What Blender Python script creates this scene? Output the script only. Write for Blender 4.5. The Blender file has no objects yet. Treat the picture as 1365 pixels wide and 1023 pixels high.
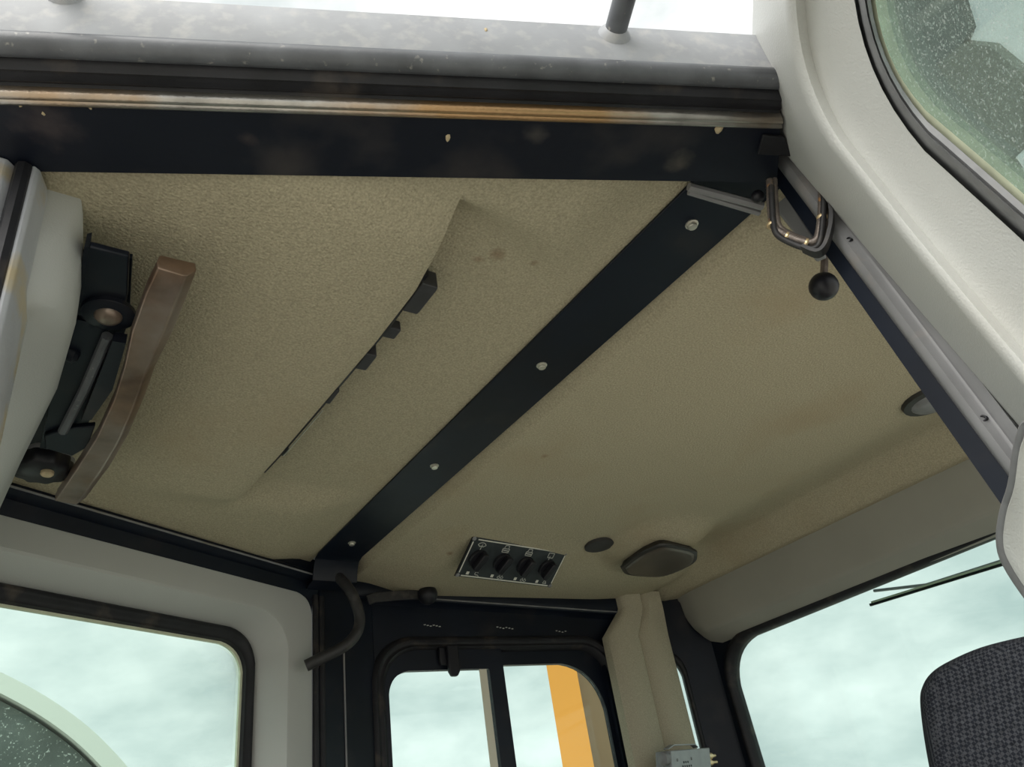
import bpy, bmesh, math, random
from mathutils import Vector, Matrix

# ------------------------------------------------------------------ camera, sky, exposure
SC = bpy.context.scene
COL = SC.collection
U = 0.75                       # metres per modelling unit (headliner is one unit above the lens)
CAMZ = 1.0                     # lens height above the cab floor, metres
F = 1000.0                     # focal length in pixels of the 1365 x 1023 frame
XA = Vector((0.82847129, 0.19213483, 0.52604137))    # cab axes (forward, across, up) seen from the lens
YA = Vector((-0.54127811, 0.51575338, 0.6640907))
ZA = Vector((-0.14371266, -0.83491476, 0.53128524))

cam_d = bpy.data.cameras.new('camera')
cam_d.sensor_width = 36.0
cam_d.lens = 36.0 * F / 1365.0
cam_d.clip_start = 0.02
cam_d.clip_end = 500
cam = bpy.data.objects.new('camera', cam_d)
COL.objects.link(cam)
rt = Vector((XA.x, YA.x, ZA.x)); dn = Vector((XA.y, YA.y, ZA.y)); fw = Vector((XA.z, YA.z, ZA.z))
m3 = Matrix((rt, -dn, -fw)).transposed()
cam.matrix_world = Matrix.Translation((0, 0, CAMZ)) @ m3.to_4x4()
SC.camera = cam

SKY = 0.97
world = bpy.data.worlds.new('overcast_sky')
SC.world = world
world.use_nodes = True
nt = world.node_tree
nt.nodes.clear()
tc = nt.nodes.new('ShaderNodeTexCoord')
mp = nt.nodes.new('ShaderNodeMapping'); mp.inputs['Scale'].default_value = (1, 1, 2.0)
no = nt.nodes.new('ShaderNodeTexNoise'); no.inputs['Scale'].default_value = 4.2; no.inputs['Detail'].default_value = 7
no.inputs['Roughness'].default_value = 0.56
cr = nt.nodes.new('ShaderNodeValToRGB')
cr.color_ramp.elements[0].position = 0.36; cr.color_ramp.elements[0].color = (0.55, 0.61, 0.61, 1)
cr.color_ramp.elements[1].position = 0.68; cr.color_ramp.elements[1].color = (1.0, 1.0, 0.985, 1)
bg = nt.nodes.new('ShaderNodeBackground'); bg.inputs['Strength'].default_value = SKY
wo = nt.nodes.new('ShaderNodeOutputWorld')
L = nt.links.new
L(tc.outputs['Generated'], mp.inputs['Vector']); L(mp.outputs['Vector'], no.inputs['Vector'])
L(no.outputs['Fac'], cr.inputs['Fac']); L(cr.outputs['Color'], bg.inputs['Color']); L(bg.outputs['Background'], wo.inputs['Surface'])

sun_d = bpy.data.lights.new('sun', 'SUN'); sun_d.energy = 3.0; sun_d.angle = math.radians(60); sun_d.color = (1, 0.97, 0.92)
sun = bpy.data.objects.new('sun', sun_d); COL.objects.link(sun)
sun.location = (-3, -5, 8)
sun.rotation_euler = Vector((-0.75, -0.38, 0.65)).to_track_quat('Z', 'Y').to_euler()

vs = SC.view_settings
vs.view_transform = 'Standard'; vs.look = 'None'; vs.gamma = 1.0; vs.use_curve_mapping = False
vs.exposure = 0.44
SC.cycles.max_bounces = 12
SC.cycles.transparent_max_bounces = 24
SC.cycles.diffuse_bounces = 7

# ------------------------------------------------------------------ helpers
def V(*a): return Vector(a)
def ray(u, v):
    p = Vector((u - 682.5, v - 511.5, F))
    return Vector((XA.dot(p), YA.dot(p), ZA.dot(p)))
def PX(u, v, p, n):                     # point of the plane (p, n) under a photograph pixel, cab units
    r = ray(u, v); n = Vector(n); return r * (Vector(p).dot(n) / r.dot(n))
def PZ(u, v, z): r = ray(u, v); return r * (z / r.z)
def PY(u, v, y): r = ray(u, v); return r * (y / r.y)
def PXx(u, v, x): r = ray(u, v); return r * (x / r.x)
def W(p): return Vector((p[0] * U, p[1] * U, p[2] * U + CAMZ))
def sm(t): t = max(0.0, min(1.0, t)); return t * t * (3 - 2 * t)
def lerp(a, b, t): return a + (b - a) * t

class MB:
    def __init__(s): s.v = []; s.f = []
    def add(s, vs_, fs):
        o = len(s.v); s.v += [Vector(p) for p in vs_]; s.f += [tuple(i + o for i in f) for f in fs]; return s
    def box(s, a, b):
        x0, y0, z0 = a; x1, y1, z1 = b
        return s.add([(x0,y0,z0),(x1,y0,z0),(x1,y1,z0),(x0,y1,z0),(x0,y0,z1),(x1,y0,z1),(x1,y1,z1),(x0,y1,z1)],
                     [(0,3,2,1),(4,5,6,7),(0,1,5,4),(1,2,6,5),(2,3,7,6),(3,0,4,7)])
    def prism(s, ring, off):
        n = len(ring); off = Vector(off)
        r = [Vector(p) for p in ring]
        return s.add(r + [p + off for p in r], [tuple(range(n)), tuple(range(2*n-1, n-1, -1))] +
                     [(i, i + n, (i+1) % n + n, (i+1) % n) for i in range(n)])
    def loft(s, rings, closed=True, caps=False):
        n = len(rings[0]); vs_ = [p for r in rings for p in r]; fs = []
        for k in range(len(rings) - 1):
            for i in range(n if closed else n - 1):
                j = (i + 1) % n
                fs.append((k*n + i, k*n + j, (k+1)*n + j, (k+1)*n + i))
        if caps:
            fs.append(tuple(range(n))[::-1]); fs.append(tuple(range((len(rings)-1)*n, len(rings)*n)))
        return s.add(vs_, fs)
    def tube(s, path, r, n=10, caps=True):
        P = [Vector(p) for p in path]; rings = []
        up = None
        for i, p in enumerate(P):
            t = (P[min(i+1, len(P)-1)] - P[max(i-1, 0)]).normalized()
            if up is None:
                up = t.orthogonal().normalized()
            up = (up - t * up.dot(t)).normalized(); sd = t.cross(up)
            rr = r[i] if isinstance(r, (list, tuple)) else r
            rings.append([p + (up * math.cos(2*math.pi*k/n) + sd * math.sin(2*math.pi*k/n)) * rr for k in range(n)])
        return s.loft(rings, True, caps)
    def sweep(s, path, prof, side, caps=True):
        # prof: list of (w, h); w along 'side' made square to the path, h along path x side
        P = [Vector(p) for p in path]; rings = []
        for i, p in enumerate(P):
            t = (P[min(i+1, len(P)-1)] - P[max(i-1, 0)]).normalized()
            sd = Vector(side[i] if isinstance(side[0], (tuple, list, Vector)) else side)
            sd = (sd - t * sd.dot(t)).normalized(); nn = t.cross(sd)
            pr = prof(i) if callable(prof) else prof
            rings.append([p + sd * a + nn * b for a, b in pr])
        return s.loft(rings, True, caps)
    def lathe(s, c, axis, prof, n=20):
        a = Vector(axis).normalized(); e = a.orthogonal().normalized(); g = a.cross(e); c = Vector(c)
        rings = [[c + a * h + (e * math.cos(2*math.pi*k/n) + g * math.sin(2*math.pi*k/n)) * max(r, 1e-5) for k in range(n)] for r, h in prof]
        return s.loft(rings, True, True)
    def ball(s, c, r, n=16):
        return s.lathe(c, (0, 0, 1), [(r * math.sin(math.pi*k/10), -r * math.cos(math.pi*k/10)) for k in range(11)], n)
    def build(s, name, mat, parent=None, sharp=35, bevel=0.0):
        w = [W(p) for p in s.v]
        lo = Vector((min(p.x for p in w), min(p.y for p in w), min(p.z for p in w)))
        hi = Vector((max(p.x for p in w), max(p.y for p in w), max(p.z for p in w)))
        if parent is None: org = Vector(((lo.x+hi.x)/2, (lo.y+hi.y)/2, lo.z)); loc = org
        else: org = Vector(parent['org']); loc = Vector((0, 0, 0))
        me = bpy.data.meshes.new(name)
        me.from_pydata([p - org for p in w], [], s.f)
        me.validate()
        bm = bmesh.new(); bm.from_mesh(me)
        bmesh.ops.remove_doubles(bm, verts=bm.verts, dist=1e-6)
        bmesh.ops.recalc_face_normals(bm, faces=bm.faces)
        for f_ in bm.faces: f_.smooth = True
        for e_ in bm.edges:
            if len(e_.link_faces) == 2 and e_.calc_face_angle(0) > math.radians(sharp): e_.smooth = False
        bm.to_mesh(me); bm.free()
        me.materials.append(mat)
        o = bpy.data.objects.new(name, me); COL.objects.link(o)
        o.location = loc; o['org'] = tuple(org)
        if parent is not None: o.parent = parent
        if bevel:
            b = o.modifiers.new('bevel', 'BEVEL'); b.width = bevel; b.segments = 2; b.limit_method = 'ANGLE'
        return o

def tag(o, label=None, cat=None, group=None, kind=None):
    if label: o['label'] = label
    if cat: o['category'] = cat
    if group: o['group'] = group
    if kind: o['kind'] = kind
    return o
def thing(name, p, label, cat, group=None, kind=None):
    o = bpy.data.objects.new(name, None); COL.objects.link(o)
    o.empty_display_size = 0.05
    o.location = W(p); o['org'] = tuple(W(p))
    return tag(o, label, cat, group, kind)
def rpoly(pts, rad, n=7):
    # rounded polygon: pts (2D), rad per corner
    out = []; k = len(pts)
    for i in range(k):
        p = Vector(pts[i]); a = Vector(pts[i-1]); b = Vector(pts[(i+1) % k]); r = rad[i] if isinstance(rad, (list, tuple)) else rad
        da = (a - p); db = (b - p); ra = min(r, da.length * .49); rb = min(r, db.length * .49)
        A = p + da.normalized() * ra; B = p + db.normalized() * rb
        for j in range(n + 1):
            t = j / n
            q = A * (1-t)**2 + p * (2*t*(1-t)) * 0.75 + (A + B) * 0.5 * (2*t*(1-t)) * 0.25 + B * t**2
            out.append(q)
    return out

def smooth(pts, n=6):
    P_ = [Vector(p) for p in pts]; out = []
    for i in range(len(P_) - 1):
        p0, p1, p2, p3 = P_[max(i-1, 0)], P_[i], P_[i+1], P_[min(i+2, len(P_)-1)]
        for j in range(n):
            t = j / n
            out.append(.5 * ((2*p1) + (p2-p0)*t + (2*p0-5*p1+4*p2-p3)*t*t + (3*p1-p0-3*p2+p3)*t**3))
    out.append(P_[-1]); return out
# ------------------------------------------------------------------ materials
MATS = {}
def mat(name, col, rough=0.5, metal=0.0, var=0.0, vscale=8.0, bump=0.0, bscale=200.0, col2=None, c2lo=0.55, c2hi=0.7, c2scale=5.0, spots=None, spec=0.5, bdist=0.002):
    m = bpy.data.materials.new(name); m.use_nodes = True; nt = m.node_tree; N = nt.nodes; Lk = nt.links.new
    b = N['Principled BSDF']; b.inputs['Roughness'].default_value = rough; b.inputs['Metallic'].default_value = metal
    b.inputs['Specular IOR Level'].default_value = spec
    geo = N.new('ShaderNodeNewGeometry'); pos = geo.outputs['Position']
    rgb = N.new('ShaderNodeRGB'); rgb.outputs[0].default_value = (*col, 1); cur = rgb.outputs[0]
    def mixc(fac, other, cur, mode='MIX'):
        mx = N.new('ShaderNodeMix'); mx.data_type = 'RGBA'; mx.blend_type = mode
        if isinstance(fac, float): mx.inputs['Factor'].default_value = fac
        else: Lk(fac, mx.inputs['Factor'])
        Lk(cur, mx.inputs['A'])
        if isinstance(other, tuple): mx.inputs['B'].default_value = (*other, 1)
        else: Lk(other, mx.inputs['B'])
        return mx.outputs['Result']
    def noise(scale, det=4.0):
        n = N.new('ShaderNodeTexNoise'); n.inputs['Scale'].default_value = scale; n.inputs['Detail'].default_value = det
        Lk(pos, n.inputs['Vector']); return n.outputs['Fac']
    def ramp(fac, lo, hi):
        r = N.new('ShaderNodeMapRange'); r.inputs['From Min'].default_value = lo; r.inputs['From Max'].default_value = hi
        Lk(fac, r.inputs['Value']); return r.outputs['Result']
    if var:
        cur = mixc(ramp(noise(vscale), .3, .7), tuple(min(1, c * (1 + var)) for c in col), mixc(1.0, tuple(c * (1 - var) for c in col), cur))
        cur2 = cur; cur = cur2
    if col2 is not None:
        cur = mixc(ramp(noise(c2scale, 6), c2lo, c2hi), col2, cur)
    if spots:
        for (p, r, c, amt) in spots:
            vm = N.new('ShaderNodeVectorMath'); vm.operation = 'DISTANCE'; Lk(pos, vm.inputs[0]); vm.inputs[1].default_value = p
            ad = N.new('ShaderNodeMath'); ad.operation = 'MULTIPLY_ADD'; Lk(noise(55, 3), ad.inputs[0]); ad.inputs[1].default_value = r * 1.6; Lk(vm.outputs['Value'], ad.inputs[2])
            mr = N.new('ShaderNodeMapRange'); mr.inputs['From Min'].default_value = r * 2.0; mr.inputs['From Max'].default_value = r * .6
            mr.inputs['To Max'].default_value = amt; Lk(ad.outputs[0], mr.inputs['Value'])
            cur = mixc(mr.outputs['Result'], c, cur)
    Lk(cur, b.inputs['Base Color'])
    if bump:
        bn = N.new('ShaderNodeBump'); bn.inputs['Strength'].default_value = bump; bn.inputs['Distance'].default_value = bdist
        Lk(noise(bscale, 3), bn.inputs['Height']); Lk(bn.outputs['Normal'], b.inputs['Normal'])
    MATS[name] = m
    return m

def glass(name, tint, dust=0.0, dscale=120.0, dthr=0.62, refl=0.6):
    m = bpy.data.materials.new(name); m.use_nodes = True; nt = m.node_tree; N = nt.nodes; Lk = nt.links.new; N.clear()
    tr = N.new('ShaderNodeBsdfTransparent'); tr.inputs['Color'].default_value = (*tint, 1)
    gl = N.new('ShaderNodeBsdfGlossy'); gl.inputs['Roughness'].default_value = 0.015
    fr = N.new('ShaderNodeFresnel'); fr.inputs['IOR'].default_value = 1.45
    mu = N.new('ShaderNodeMath'); mu.operation = 'MULTIPLY'; mu.inputs[1].default_value = refl; Lk(fr.outputs[0], mu.inputs[0])
    mx = N.new('ShaderNodeMixShader'); Lk(mu.outputs[0], mx.inputs['Fac']); Lk(tr.outputs[0], mx.inputs[1]); Lk(gl.outputs[0], mx.inputs[2])
    last = mx.outputs[0]
    if dust:
        geo = N.new('ShaderNodeNewGeometry')
        n1 = N.new('ShaderNodeTexNoise'); n1.inputs['Scale'].default_value = dscale; n1.inputs['Detail'].default_value = 3; Lk(geo.outputs['Position'], n1.inputs['Vector'])
        r1 = N.new('ShaderNodeMapRange'); r1.inputs['From Min'].default_value = dthr; r1.inputs['From Max'].default_value = dthr + .08; r1.inputs['To Max'].default_value = min(1, dust * 2.2)
        r1.inputs['To Min'].default_value = dust * .35; Lk(n1.outputs['Fac'], r1.inputs['Value'])
        df = N.new('ShaderNodeBsdfDiffuse'); df.inputs['Color'].default_value = (.75, .78, .74, 1)
        tl = N.new('ShaderNodeBsdfTranslucent'); tl.inputs['Color'].default_value = (.75, .8, .76, 1)
        ad = N.new('ShaderNodeMixShader'); ad.inputs['Fac'].default_value = .5; Lk(df.outputs[0], ad.inputs[1]); Lk(tl.outputs[0], ad.inputs[2])
        m2 = N.new('ShaderNodeMixShader'); Lk(r1.outputs['Result'], m2.inputs['Fac']); Lk(last, m2.inputs[1]); Lk(ad.outputs[0], m2.inputs[2]); last = m2.outputs[0]
    out = N.new('ShaderNodeOutputMaterial'); Lk(last, out.inputs['Surface'])
    MATS[name] = m
    return m

def wpos(u, v, z): return tuple(W(PZ(u, v, z)))
FAB = (0.44, 0.39, 0.275)
stain = (0.20, 0.11, 0.06)
M_fabric = mat('headliner_fabric', FAB, .95, var=.2, vscale=300, bump=.8, bscale=260, col2=(.40, .32, .205), c2lo=.55, c2hi=.85, c2scale=3.0, spec=.1, bdist=.004,
               spots=[(wpos(663, 340, 1.004), .013, stain, .75), (wpos(638, 347, 1.004), .009, stain, .6), (wpos(712, 350, 1.004), .008, stain, .5),
                      (wpos(726, 608, .979), .009, stain, .6), (wpos(600, 738, .95), .009, stain, .6)])
M_black = mat('black_paint', (.0045, .0075, .015), .40, spec=.3, var=.3, vscale=6, col2=(.016, .016, .020), c2lo=.58, c2hi=.75, c2scale=9, bump=.05, bscale=60)
M_blackdirty = mat('dusty_black_paint', (.005, .007, .014), .42, spec=.35, col2=(.05, .043, .042), c2lo=.54, c2hi=.8, c2scale=7, bump=.12, bscale=80,
                   spots=[(wpos(905, 215, .95), .018, (.16, .14, .11), .5), (wpos(715, 178, .95), .014, (.10, .09, .08), .5), (wpos(330, 185, .95), .01, (.12, .09, .08), .3), (wpos(60, 165, .95), .03, (.11, .085, .08), .5)])
M_rubber = mat('rubber', (.014, .014, .017), .5, spec=.35, var=.3, vscale=20, col2=(.075, .06, .05), c2lo=.58, c2hi=.75, c2scale=14, bump=.2, bscale=150)
M_seal = mat('grey_rubber_seal', (.21, .21, .215), .5, var=.2, vscale=30, col2=(.16, .14, .11), c2lo=.55, c2hi=.8, c2scale=12, bump=.1, bscale=200)
M_liner = mat('grey_moulded_plastic', (.58, .585, .56), .42, var=.03, vscale=5, bump=.35, bscale=420, col2=(.55, .545, .51), c2lo=.55, c2hi=.8, c2scale=5, bdist=.0015)
M_liner2 = mat('grey_door_plastic', (.47, .475, .455), .5, var=.03, vscale=5, bump=.2, bscale=420, col2=(.36, .30, .21), c2lo=.66, c2hi=.85, c2scale=9, bdist=.0015)
M_trim = mat('warm_grey_trim', (.33, .32, .275), .7, var=.05, vscale=6, bump=.3, bscale=500, bdist=.001)
M_pillar = mat('pillar_fabric', (.44, .40, .30), .95, var=.14, vscale=350, bump=.5, bscale=330, spec=.1, bdist=.003)
M_gutter = mat('weathered_grey_paint', (.31, .32, .34), .5, var=.12, vscale=14, col2=(.42, .415, .41), c2lo=.5, c2hi=.8, c2scale=60, bump=.15, bscale=90)
M_tube = mat('dull_grey_tube', (.10, .105, .115), .42, var=.25, vscale=25, col2=(.28, .27, .25), c2lo=.64, c2hi=.74, c2scale=110, bump=.15, bscale=120)
M_lip = mat('worn_metal_lip', (.42, .40, .37), .28, metal=.8, var=.2, vscale=30, col2=(.45, .28, .14), c2lo=.48, c2hi=.62, c2scale=4, bump=.25, bscale=200)
M_rail = mat('light_grey_rail', (.23, .23, .235), .45, var=.1, vscale=15, col2=(.36, .31, .27), c2lo=.55, c2hi=.75, c2scale=10, bump=.1, bscale=100)
M_jamb = mat('scuffed_jamb_paint', (.46, .47, .50), .35, var=.1, vscale=10, col2=(.50, .42, .28), c2lo=.54, c2hi=.66, c2scale=14, bump=.3, bscale=90)
M_bolt = mat('zinc_bolt', (.62, .60, .52), .35, metal=.7, var=.1, vscale=60)
M_handle = mat('worn_bronze_handle', (.19, .125, .085), .32, metal=.55, var=.35, vscale=22, col2=(.38, .33, .29), c2lo=.42, c2hi=.80, c2scale=9, bump=.1, bscale=120)
M_plastic = mat('black_plastic', (.010, .010, .014), .42, spec=.4, var=.15, vscale=30)
M_dplate = mat('switch_plate', (.022, .028, .032), .5, var=.2, vscale=50)
M_white = mat('white_print', (.72, .70, .62), .6)
M_grey_print = mat('grey_print', (.52, .52, .48), .6)
M_lens = mat('smoky_lamp_lens', (.075, .060, .045), .4, var=.1, vscale=20)
M_lampbase = mat('dark_lamp_base', (.022, .020, .018), .5, var=.15, vscale=20)
M_plug = mat('dark_plug', (.035, .033, .032), .75)
M_hose = mat('dark_hose', (.028, .027, .028), .5, var=.2, vscale=60, col2=(.07, .062, .056), c2lo=.55, c2hi=.7, c2scale=40)
M_braid = mat('braided_conduit', (.19, .16, .14), .38, metal=.4, col2=(.5, .27, .12), c2lo=.63, c2hi=.69, c2scale=70, var=.3, vscale=120, bump=.4, bscale=300)
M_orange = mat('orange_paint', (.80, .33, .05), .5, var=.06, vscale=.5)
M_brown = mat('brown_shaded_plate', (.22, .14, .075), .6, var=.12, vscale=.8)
M_metal = mat('brushed_grey_box', (.30, .31, .32), .45, metal=.3, var=.08, vscale=40)
M_brass = mat('brass_connector', (.80, .62, .36), .3, metal=.6)
M_greenedge = mat('pale_glass_edge', (.72, .75, .56), .35, var=.1, vscale=40)
M_ground = mat('pale_gravel_ground', (.50, .48, .43), .95, var=.12, vscale=.6, bump=.3, bscale=8)
M_floor = mat('cab_floor_mat', (.28, .265, .24), .8, var=.1, vscale=5)
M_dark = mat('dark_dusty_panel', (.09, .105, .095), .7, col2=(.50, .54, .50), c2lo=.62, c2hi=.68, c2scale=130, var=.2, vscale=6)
M_pale = mat('pale_band', (.70, .72, .66), .5)
M_tan = mat('tan_strip', (.78, .74, .60), .6)
M_mud = mat('dried_mud', (.52, .42, .26), .8, var=.2, vscale=100)
M_clear = glass('tinted_glass', (.825, .915, .885))
M_dusty = glass('dusty_tinted_glass', (.83, .925, .89), dust=.015, dscale=170, dthr=.66)

M_dusty2 = glass('fleck_covered_glass', (.83, .925, .89), dust=.17, dscale=330, dthr=.585)
def weave_mat():
    m = bpy.data.materials.new('seat_weave'); m.use_nodes = True; nt = m.node_tree; N = nt.nodes; Lk = nt.links.new
    b = N['Principled BSDF']; b.inputs['Roughness'].default_value = .95; b.inputs['Specular IOR Level'].default_value = .1
    geo = N.new('ShaderNodeNewGeometry')
    mpn = N.new('ShaderNodeMapping'); mpn.inputs['Rotation'].default_value = (.35, .5, .75); mpn.inputs['Scale'].default_value = (1, 1, 1)
    Lk(geo.outputs['Position'], mpn.inputs['Vector'])
    ck = N.new('ShaderNodeTexChecker'); ck.inputs['Scale'].default_value = 190
    ck.inputs['Color1'].default_value = (.018, .020, .026, 1); ck.inputs['Color2'].default_value = (.055, .058, .066, 1)
    Lk(mpn.outputs[0], ck.inputs['Vector'])
    n1 = N.new('ShaderNodeTexNoise'); n1.inputs['Scale'].default_value = 160; Lk(geo.outputs['Position'], n1.inputs['Vector'])
    mx = N.new('ShaderNodeMix'); mx.data_type = 'RGBA'; mx.blend_type = 'MULTIPLY'; mx.inputs['Factor'].default_value = .8
    Lk(ck.outputs['Color'], mx.inputs['A']); Lk(n1.outputs['Fac'], mx.inputs['B'])
    ml = N.new('ShaderNodeMix'); ml.data_type = 'RGBA'; ml.blend_type = 'ADD'; ml.inputs['Factor'].default_value = .7
    Lk(mx.outputs['Result'], ml.inputs['A']); Lk(mx.outputs['Result'], ml.inputs['B'])
    Lk(ml.outputs['Result'], b.inputs['Base Color'])
    bn = N.new('ShaderNodeBump'); bn.inputs['Strength'].default_value = .6; bn.inputs['Distance'].default_value = .002
    Lk(ck.outputs['Fac'], bn.inputs['Height']); Lk(bn.outputs['Normal'], b.inputs['Normal'])
    return m
M_weave = weave_mat()

# ------------------------------------------------------------------ plan of the cab
def y_rr(x): return 2.59 + (x - .97) * .4948          # rear right wall (closed door)
def y_rf(x): return 2.657 - .069 * (x - 1.15)         # front right wall (sliding window)
def y_lh(x): return .49 + (1.05 - x) * .4587          # rear left doorway header, inner edge at headliner height
def y_lf(x): return .45 + .069 * (x - 1.15)           # front left wall
NRR = Vector((.4435, -.8963, 0))                      # inward normals
NRF = Vector((-.0688, -.9976, 0))
PRR = Vector((.97, 2.59, 0)); PRF = Vector((1.15, 2.657, 0))
ZLO, ZF = -.55, -1.333                                # belt line and cab floor
def RR(x, z, off=0): return Vector((x, y_rr(x), z)) + NRR * off
def RF(x, z, off=0): return Vector((x, y_rf(x), z)) + NRF * off

# ground and cab floor
g = MB().box((-200, -200, -3.7), (200, 200, -3.5)).build('ground', M_ground)
tag(g, 'pale gravel ground below and around the cab', 'ground', kind='structure')
fl = [(-.25, 1.0, ZF), (1.05, .40, ZF), (2.82, .45, ZF), (2.82, 2.62, ZF), (1.05, 2.66, ZF), (-.25, 2.05, ZF)]
f_ = MB().prism(fl, (0, 0, -.06)).build('floor', M_floor)
tag(f_, 'dark rubber cab floor underneath the seat', 'floor', kind='structure')

# ------------------------------------------------------------------ ceiling
ceil = thing('ceiling', (1.3, 1.55, 1.0), 'beige fabric headliner of the cab roof with dark stains', 'ceiling', kind='structure')
def zfront(x, y):
    d = min(x - 1.115, y - y_lf(x) - .02)
    rim = .034 * sm(d / .03)
    up = .055 * sm((x - 2.22) / .34) * (1 - .75 * sm((y - 2.05) / .25))
    dn_ = (.048 + up) * sm((x - 2.585) / .10)
    dR = .05 * sm((y - 2.0) / .36) * sm((x - 1.15) / .25) * (1 - sm((x - 2.5) / .2))
    boss = .056 * (1 - sm((math.hypot(x - 2.17, (y - 2.0) * .95) - .10) / .16))
    return 1.012 - rim + up - dn_ - max(dR, boss)
xs = [1.115, 1.119, 1.123, 1.127, 1.131, 1.135, 1.14, 1.145, 1.15, 1.16, 1.17, 1.19] + [1.19 + (2.76 - 1.19) * i / 80 for i in range(1, 81)]
m = MB(); rings = []
for x in xs:
    a, b = y_lf(x) + .0, y_rf(x) + .02
    ts = [0, .005, .012, .02, .03, .04] + [.04 + .96 * i / 50 for i in range(1, 51)]
    rings.append([Vector((x, lerp(a, b, t), zfront(x, lerp(a, b, t)))) for t in ts])
m.loft(rings, closed=False).build('headliner_panel', M_fabric, ceil, sharp=60)
# rear panel with the overhead console step
ctrl = [(.74, .545), (.825, .552), (.963, .569), (1.146, .568), (1.367, .558), (1.681, .544), (1.895, .528), (2.05, .515)]
def xe(y):
    if y <= ctrl[0][0]: return ctrl[0][1]
    for (a, b), (c, d) in zip(ctrl, ctrl[1:]):
        if y <= c: return lerp(b, d, (y - a) / (c - a))
    return ctrl[-1][1]
def ends(y): return sm((y - .73) / .12) * sm((2.06 - y) / .14)
def zrear(x, y, right):
    base = .966
    if not right:
        return base - .034 * ends(y) * sm((x - .08) / .42)
    near = base - .034 * (1 - sm((x - xe(y)) / .25)) * (1 - ends(y)) * 0
    q_ = max(0.0, x - xe(y))
    s = max(sm((y - .735 - .10 * max(0, .06 - q_)) / (.035 + .5 * q_)) * sm((2.06 - y) / .14), sm((x - .74) / .18))
    return lerp(base, 1.006, s)
colsL = [-.25, -.12, 0, .1, .18, .26, .34, .40, .45, .49, .51, .525, .535, .545, .5495]
colsR = [.55, .553, .56, .575, .60, .64, .68, .72, .75, .78, .81, .84, .87, .90, .945]
rings = []
for side, cs in ((0, colsL), (1, colsR)):
    for x in cs:
        row = []
        a, b = y_lh(x) - .05, y_rr(x) + .02
        wgt = sm((x - .05) / .4) if x <= .55 else sm((.94 - x) / .3)
        if side == 0 and x > .549: wgt = 1
        for i in range(91):
            y = lerp(a, b, i / 90); xx = x + (xe(y) - .55) * wgt
            z = zrear(xx, y, side)
            if not side and x > .53: z += .006 * sm((x - .53) / .02) * ends(y)
            row.append(Vector((xx, y, z)))
        rings.append(row)
MB().loft(rings, closed=False).build('headliner_panel', M_fabric, ceil, sharp=50)
# roof skin above
rp = [(-.35, .98), (-.18, .94), (1.05, .38), (2.85, .42), (2.85, 2.62), (1.05, 2.72), (-.35, 2.05)]
MB().prism([(x, y, 1.052) for x, y in rp], (0, 0, .024)).build('roof_skin', M_gutter, ceil)

# ------------------------------------------------------------------ left side: doorway header
wl = thing('wall_left', (.5, .7, ZF), 'black doorway header with rubber seals and pale outer gutter above the camera', 'wall', kind='structure')
T = Vector((-.909, .4168, 0)); NO = Vector((-.4168, -.909, 0))        # along header, outward
def HD(t, s, z): return T * t + NO * s + Vector((0, 0, z))
def hext(name, prof, mtl, t0=-.78, t1=.85, sharp=35, parent=None):
    def te(s): return max(-.755 + .4314 * (s + .847), -.78)
    return MB().loft([[HD(lerp(te(s), t1, k / 8), s, z) for s, z in prof] for k in range(9)], True, True).build(name, mtl, parent or wl, sharp=sharp)
hext('header_beam', [(-.842, .950), (-.842, 1.03), (-.66, 1.03), (-.66, .975), (-.715, .975), (-.715, .950)], M_blackdirty)
lipp = [(-.7245, .951), (-.7225, .944), (-.717, .941), (-.713, .944), (-.7105, .940), (-.705, .9385), (-.701, .942), (-.6985, .953), (-.71, .975)]
hext('seal_lip', lipp, M_lip, sharp=80)
hext('rubber_seal', [(-.701, .951), (-.695, .956), (-.688, .950), (-.680, .954), (-.673, .9515), (-.668, .958), (-.662, .965), (-.66, .99), (-.70, .99)], M_rubber, sharp=70)
c = [(-.652 + .0165 * math.cos(a), .975 + .0165 * math.sin(a)) for a in [2 * math.pi * k / 14 for k in range(14)]]
hext('roof_edge_tube', c, M_tube, sharp=70)
hext('gutter_face', [(-.6425, .978), (-.640, .982), (-.640, 1.074), (-.645, 1.078), (-.72, 1.078), (-.72, .99), (-.655, .99)], M_gutter)
# mud and chipped spots on the header
random.seed(4)
for (u, v, r_, zz) in [(597, 185, 6, .9495), (648, 40, 4, None), (958, 172, 9, .9495), (150, 137, 3, .9495), (120, 143, 3, .9495), (27, 141, 3, .9495), (58, 152, 3, .9495)]:
    if zz: c_ = PZ(u, v, zz); ax = Vector((0, 0, -1))
    else:
        c_ = PX(u, v, HD(0, -.6398, 0), NO); ax = NO
    k = r_ / 1000 * 1.05
    e1 = T if zz else T; e2 = ax.cross(e1).normalized()
    rg = []
    rr = [random.uniform(.6, 1.2) for _ in range(9)]
    for h, sc in ((0, 1), (.45, .75), (.7, .3)):
        rg.append([c_ + (e1 * math.cos(2*math.pi*i/9) * .75 + e2 * math.sin(2*math.pi*i/9) * 1.25) * k * sc * rr[i] + ax * k * h * .5 for i in range(9)])
    MB().loft(rg, True, True).build('mud_splash', M_mud, wl, sharp=80)
# latch plate at the right end of the header
q = [PZ(u, v, .949) for u, v in ((1009, 203), (1016, 178), (1044, 180), (1055, 206))]
MB().prism(q, (0, 0, -.006)).build('latch_plate', M_rubber, wl, bevel=.001)

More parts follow.
